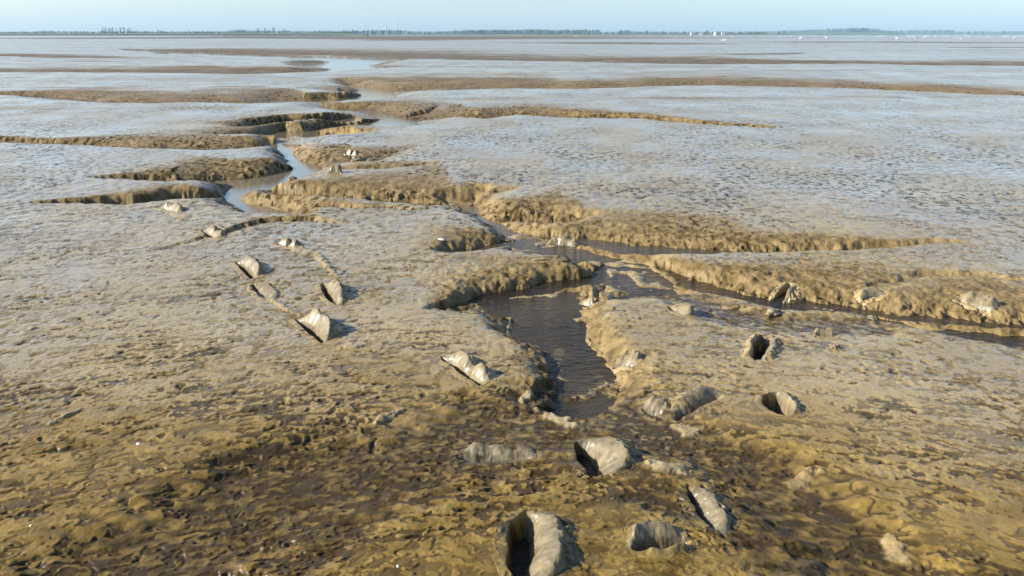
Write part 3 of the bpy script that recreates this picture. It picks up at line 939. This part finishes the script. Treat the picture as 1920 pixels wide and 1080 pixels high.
def house(px, D, w, h, lab, turn=.2):
    r = empty('house', (fx(px, D), D, 0), turn)
    tag(r, lab, 'house', 'white houses on the far shore')
    V, Fc = [], []
    box(V, Fc, -w / 2, w / 2, -3, 3, -.3, h)
    i = len(V)
    V += [(-w / 2, 0, h + 2), (w / 2, 0, h + 2)]
    Fc += [(0 + 4, 7, i), (5, i + 1, 6)]
    mesh('wall', V, Fc, WHITE, r, False)
    V = [(-w / 2 - .3, -3.4, h - .2), (w / 2 + .3, -3.4, h - .2), (w / 2 + .3, 0, h + 2.1), (-w / 2 - .3, 0, h + 2.1), (w / 2 + .3, 3.4, h - .2), (-w / 2 - .3, 3.4, h - .2)]
    V += [(a, b, c + .25) for a, b, c in V]
    Fc = [(0, 3, 2, 1), (3, 5, 4, 2), (6, 7, 8, 9), (9, 8, 10, 11), (0, 1, 7, 6), (1, 2, 8, 7), (2, 4, 10, 8), (4, 5, 11, 10), (5, 3, 9, 11), (3, 0, 6, 9)]
    rf = mesh('roof', V, Fc, ROOF, r, False)
    V, Fc = [], []
    box(V, Fc, w * .2, w * .2 + .8, -.5, .4, h + 1.2, h + 3.0)
    mesh('chimney', V, Fc, WHITE, rf, False)
    for k in range(2):
        V, Fc = [], []
        c = -w * .25 + k * w * .5
        box(V, Fc, c - .5, c + .5, -3.03, -2.98, 1, 2.3)
        mesh('window', V, Fc, GLASS, r, False)


house(1297.5, 1490, 5.5, 3.4, 'white house, leftmost of those on the low far shore', .1)
house(1313, 1490, 4.2, 3.4, 'small white house, second from the left on the low far shore', -.2)
house(1342, 1490, 5.0, 4.2, 'white house with the taller wall, third on the low far shore', .3)
house(1355.5, 1490, 6.0, 3.6, 'broad white house, rightmost of those on the low far shore', 0)
house(762, 1480, 4.5, 5.6, 'lone white house in front of the long blue wood', .15)


def turbine(px, hub, D, lab, rot):
    x, h = fx(px, D), fh(hub, D)
    r = empty('wind_turbine', (x, D, 0))
    tag(r, lab, 'wind turbine', 'wind turbines beyond the far shore')
    V, Fc = [], []
    tube(V, Fc, [(0, 0, -.5), (0, 0, h * .5), (0, 0, h)], [1.4, 1.1, .8], 12)
    mesh('tower', V, Fc, GREY, r)
    V, Fc = [], []
    tube(V, Fc, [(0, -3, h + .6), (0, -2.4, h + .6), (0, 2.5, h + .7), (0, 3, h + .7)], [.7, 1.0, 1.0, .6], 8)
    mesh('nacelle', V, Fc, GREY, r)
    for k in range(3):
        a = rot + k * 2.0944
        V, Fc = [], []
        L = h * .42
        dx, dz = math.sin(a), math.cos(a)
        px_, pz_ = dz, -dx
        ring = []
        for s, c in ((0, .5), (.2, 1.1), (.6, .7), (1, .15)):
            cx, cz = dx * L * s, h + .6 + dz * L * s
            for u, t in ((-.5, 0), (0, .12), (.5, 0), (0, -.12)):
                V.append((cx + px_ * c * u, -3.4 + t * c, cz + pz_ * c * u))
        for j in range(3):
            for q in range(4):
                Fc.append((j * 4 + q, j * 4 + (q + 1) % 4, j * 4 + 4 + (q + 1) % 4, j * 4 + 4 + q))
        mesh('blade', V, Fc, GREY, r)


turbine(645, 42.5, 3300, 'faint wind turbine, leftmost of three above the far shore', 1.2)
turbine(684, 41.5, 3300, 'faint wind turbine, middle of three above the far shore', .3)
turbine(745, 38.0, 3300, 'faint wind turbine, right and tallest of three above the far shore', 2.2)
r = empty('tower', (fx(724.5, 2400), 2400, 0))
tag(r, 'slim white tower rising behind the long blue wood', 'tower')
V, Fc = [], []
tube(V, Fc, [(0, 0, -.5), (0, 0, 12), (0, 0, fh(49.5, 2400))], [1.7, 1.5, 1.3], 14)
mesh('shaft', V, Fc, GREY, r)
V, Fc = [], []
zt = fh(49.5, 2400)
tube(V, Fc, [(0, 0, zt - .1), (0, 0, zt + .6), (0, 0, zt + 1.8)], [1.9, 1.9, .2], 14)
mesh('cap', V, Fc, ROOF, r)


# ------------------------------------------------------------------ birds on the mud
def bird_mesh(seed, down):
    rng = random.Random(seed)
    V, Fc = [], []
    if down:
        sp = [(-.30, .30, .01), (-.22, .32, .05), (-.08, .34, .10), (.06, .36, .105), (.16, .37, .07), (.23, .33, .04), (.28, .24, .032), (.31, .16, .04), (.335, .11, .03), (.36, .05, .010), (.38, .01, .004)]
    else:
        sp = [(-.30, .30, .01), (-.22, .31, .05), (-.08, .33, .10), (.06, .36, .105), (.15, .40, .07), (.19, .47, .038), (.20, .54, .032), (.22, .60, .040), (.26, .61, .032), (.32, .59, .010), (.38, .575, .004)]
    tube(V, Fc, [(a, 0, b) for a, b, c in sp], [c for a, b, c in sp], 8)
    for s in (-1, 1):
        tube(V, Fc, [(.0, s * .04, .30), (-.01, s * .04, .16), (.01, s * .04, -.01)], [.016, .010, .009], 5)
        tube(V, Fc, [(.01, s * .04, .0), (.07, s * .045, -.005)], [.012, .006], 5)
    me = bpy.data.meshes.new('bird')
    me.from_pydata([tuple(v) for v in V], [], Fc)
    me.polygons.foreach_set('use_smooth', [True] * len(me.polygons))
    me.materials.append(FEATHER)
    me.materials.append(BEAK)
    for p in me.polygons:
        c = p.center
        if c.x > .29 or c.z < .20 and c.x < .2:
            p.material_index = 1
    return me


BM = [bird_mesh(1, False), bird_mesh(2, True)]
FLOCKS = [
    ('white bird of the dense left flock, standing far out on the flat', 'birds of the dense left flock',
     [(1458, 67), (1461, 68.5), (1466, 66), (1468, 68), (1471, 67), (1474, 69), (1481, 67), (1483, 69), (1485, 68), (1487, 67), (1497, 67.5), (1500, 66.5), (1502, 70), (1503, 68), (1506, 66.5), (1508, 68.2), (1511, 67), (1513, 66), (1515, 68), (1518, 67), (1521, 66.5), (1525, 67.5), (1527, 69), (1501, 73.5), (1549, 72.8)]),
    ('white bird of the loose middle flock, between the left and right flocks', 'birds of the loose middle flock',
     [(1587, 67), (1593, 68), (1597, 70.5), (1602, 69), (1608, 68.5), (1611, 69.5), (1614, 68), (1617, 69), (1626, 68), (1631, 69.5), (1639, 67.8), (1643, 68.5), (1647, 69.6), (1651, 70), (1655, 68.5), (1658, 69.4), (1663, 68)]),
    ('white bird of the scattered right flock, on the pinkish mud', 'birds of the scattered right flock',
     [(1681, 74), (1705, 70.5), (1708, 71), (1712, 69.5), (1717, 74.6), (1732, 74), (1734, 70), (1737, 70), (1741, 69), (1753, 69.5), (1756, 69), (1762, 70), (1766, 70), (1769, 69.5), (1773, 69.2), (1797, 74), (1809, 69), (1812, 68.5), (1818, 70)]),
    ('white bird of the group nearest the right edge', 'birds nearest the right edge',
     [(1850, 68), (1852, 70), (1880, 69.5), (1884, 69), (1888, 69.6), (1891, 70), (1896, 68.5), (1900, 73.8), (1903, 69), (1909, 69.4), (1912, 68), (1917, 69)]),
    ('white bird standing apart, left of all the flocks', 'birds standing apart on the left', [(1074, 67), (1079, 68.5), (1082, 67), (1100, 66.6), (1370, 68), (1373, 69)]),
]
for lab, grp, pts in FLOCKS:
    for k, (px, py) in enumerate(pts):
        o = bpy.data.objects.new('bird', BM[(k * 7 + px) % 3 == 0])
        C.objects.link(o)
        D = H * FPX / (py + .2 - YH)
        o.location = (fx(px, D), D, float(terrain(np.array([fx(px, D)]), np.array([D]), np.array([50.]))[0][0]) - .01)
        s = random.uniform(1.2, 1.7)
        o.scale = (s, s, s)
        o.rotation_euler = (0, 0, random.choice((0, math.pi)) + random.uniform(-.6, .6))
        tag(o, lab, 'bird', grp)
for (px, py), lab in (((1354.5, 77), 'white bird, left of the pair standing closest to the viewer'), ((1359, 77.2), 'white bird, right of the pair standing closest to the viewer'), ((1801, 74.6), 'white bird bending on the nearest pinkish mud at right'), ((1529.5, 75), 'brightest white bird below the dense left flock')):
    D = H * FPX / (py - YH)
    o = bpy.data.objects.new('bird', BM[0])
    C.objects.link(o)
    o.location = (fx(px, D), D, -.01)
    o.rotation_euler = (0, 0, random.uniform(-.5, .5))
    o.scale = (1.0, 1.0, 1.0)
    tag(o, lab, 'bird')


# ------------------------------------------------------------------ clods and shells on the mud
def zat(x, y):
    return float(terrain(np.array([x]), np.array([y]), np.array([.01]), carve=False)[0][0])


def clod(px, py, rx, ry, rz, lab, mat, rot=0.0, seed=0):
    import bmesh
    x, y = gp(px, py)
    bm = bmesh.new()
    bmesh.ops.create_icosphere(bm, subdivisions=5, radius=1)
    A = np.array([v.co[:] for v in bm.verts])
    Q = A * np.array([rx, ry, rz]) / .04
    d = .30 * pn(A[:, 0] * 1.6 + seed, A[:, 1] * 1.6 + A[:, 2] * 1.3, 61) + .16 * pn(Q[:, 0] * 1.2 + seed, Q[:, 1] * 1.2 + Q[:, 2], 62) + .08 * pn(Q[:, 0] * 3.2, Q[:, 1] * 3.2 + Q[:, 2] * 2 + seed, 63)
    A = A * (1 + d)[:, None] * np.array([rx, ry, rz])
    for v, c in zip(bm.verts, A):
        v.co = c
    me = bpy.data.meshes.new('mud_clod')
    bm.to_mesh(me)
    bm.free()
    me.polygons.foreach_set('use_smooth', [True] * len(me.polygons))
    me.materials.append(mat)
    a = me.attributes.new('mask', 'FLOAT_COLOR', 'POINT')
    a.data.foreach_set('color', np.zeros(len(me.vertices) * 4, F32))
    o = bpy.data.objects.new('mud_clod', me)
    o.location = (x, y, zat(x, y) + rz * .15)
    o.rotation_euler = (0, 0, rot)
    C.objects.link(o)
    tag(o, lab, 'mud clod')


clod(672, 299, .10, .07, .06, 'grey clod lying beside the stream below the tiny notched footprint', PIT, .2, 1)
clod(694, 296, .09, .06, .05, 'flat grey clod right next to the one by the stream', PIT, -.3, 2)
clod(547, 316, .06, .05, .06, 'dark clod at the tip of the left bank, in the stream', PIT, 0, 3)
clod(1565, 651, .030, .026, .022, 'small round ochre clod on the flat below the yellow cup footprint', CLAY, 0, 4)
clod(1450, 583, .05, .035, .025, 'dark pointed clod at the foot of the right bank', PIT, .3, 5)
clod(1640, 573, .035, .03, .02, 'little pale clod on the wet face of the right bank', CLAY, .3, 8)
clod(1030, 486, .17, .035, .028, 'long smooth streak of pale clay along the near channel edge', CLAY, -.10, 6)


def shell(px, py, s, lab):
    x, y = gp(px, py)
    V, Fc = [], []
    n, k = 6, 14
    V.append((0, 0, .45 * s))
    for i in range(1, n + 1):
        f = i / n
        for j in range(k):
            a = 2 * math.pi * j / k
            rr = s * f * (1 + .05 * math.cos(7 * a))
            V.append((math.cos(a) * rr * 1.25 + .2 * s * (1 - f), math.sin(a) * rr, .45 * s * math.sqrt(max(0, 1 - f * f)) * (1 + .05 * math.cos(9 * a))))
    for j in range(k):
        Fc.append((0, 1 + j, 1 + (j + 1) % k))
    for i in range(n - 1):
        for j in range(k):
            q = 1 + i * k
            Fc.append((q + j, q + k + j, q + k + (j + 1) % k, q + (j + 1) % k))
    o = mesh('shell', V, Fc, SHELL)
    o.location = (x, y, zat(x, y) + .001)
    o.rotation_euler = (.15, -.1, random.uniform(0, 6))
    tag(o, lab, 'shell')


shell(260, 834, .009, 'small white shell on the yellow brown mud at lower left')
shell(828, 450, .026, 'white shell on the grey flat above the small dark bank')
shell(746, 1061, .005, 'tiny white shell speck near the bottom edge')
shell(57, 985, .004, 'tiny white shell speck in the lower left corner')

# ------------------------------------------------------------------ the air
V, Fc = [], []
box(V, Fc, -4600, 4600, -60, 5200, -3.0, 85)
hm = bpy.data.materials.new('haze')
hm.use_nodes = True
hn = hm.node_tree
for n_ in list(hn.nodes):
    hn.nodes.remove(n_)
ho = hn.nodes.new('ShaderNodeOutputMaterial')
hv = hn.nodes.new('ShaderNodeVolumePrincipled')
hv.inputs['Color'].default_value = (.44, .73, 1, 1)
hv.inputs['Density'].default_value = .00014
hv.inputs['Anisotropy'].default_value = 0
hn.links.new(hv.outputs[0], ho.inputs['Volume'])
hz = mesh('haze', V, Fc, hm, None, False)
tag(hz, kind='stuff')


# ------------------------------------------------------------------ sky, sun, camera
SUN = Vector((-.99, -.10, 0)).normalized()
ELEV = math.radians(27)
S = Vector((SUN.x * math.cos(ELEV), SUN.y * math.cos(ELEV), math.sin(ELEV)))
world = bpy.data.worlds.new('World')
bpy.context.scene.world = world
world.use_nodes = True
nt = world.node_tree
bg = nt.nodes['Background']
sky = nt.nodes.new('ShaderNodeTexSky')
sky.sky_type = 'NISHITA'
sky.sun_disc = False
sky.sun_elevation = ELEV
sky.sun_rotation = math.atan2(S.x, S.y)
sky.altitude = 0
sky.air_density = 0.8
sky.dust_density = 1.1
sky.ozone_density = 2.3
nt.links.new(sky.outputs[0], bg.inputs[0])
bg.inputs[1].default_value = .092
ld = bpy.data.lights.new('sun', 'SUN')
ld.energy = 5.0
ld.angle = math.radians(.6)
ld.color = (1, .93, .82)
lo = bpy.data.objects.new('sun', ld)
lo.rotation_euler = S.to_track_quat('Z', 'Y').to_euler()
lo.location = (-20, -5, 30)
C.objects.link(lo)

cam = bpy.data.cameras.new('camera')
cam.sensor_width = 36
cam.lens = FPX / 1920 * 36
cam.clip_end = 20000
cam.clip_start = .05
co = bpy.data.objects.new('camera', cam)
co.location = (0, 0, H)
co.rotation_euler = (math.pi / 2 - PITCH, 0, 0)
C.objects.link(co)
bpy.context.scene.camera = co
vs = bpy.context.scene.view_settings
vs.view_transform = 'Standard'
vs.look = 'None'
vs.exposure = 1.25
vs.gamma = 1.0
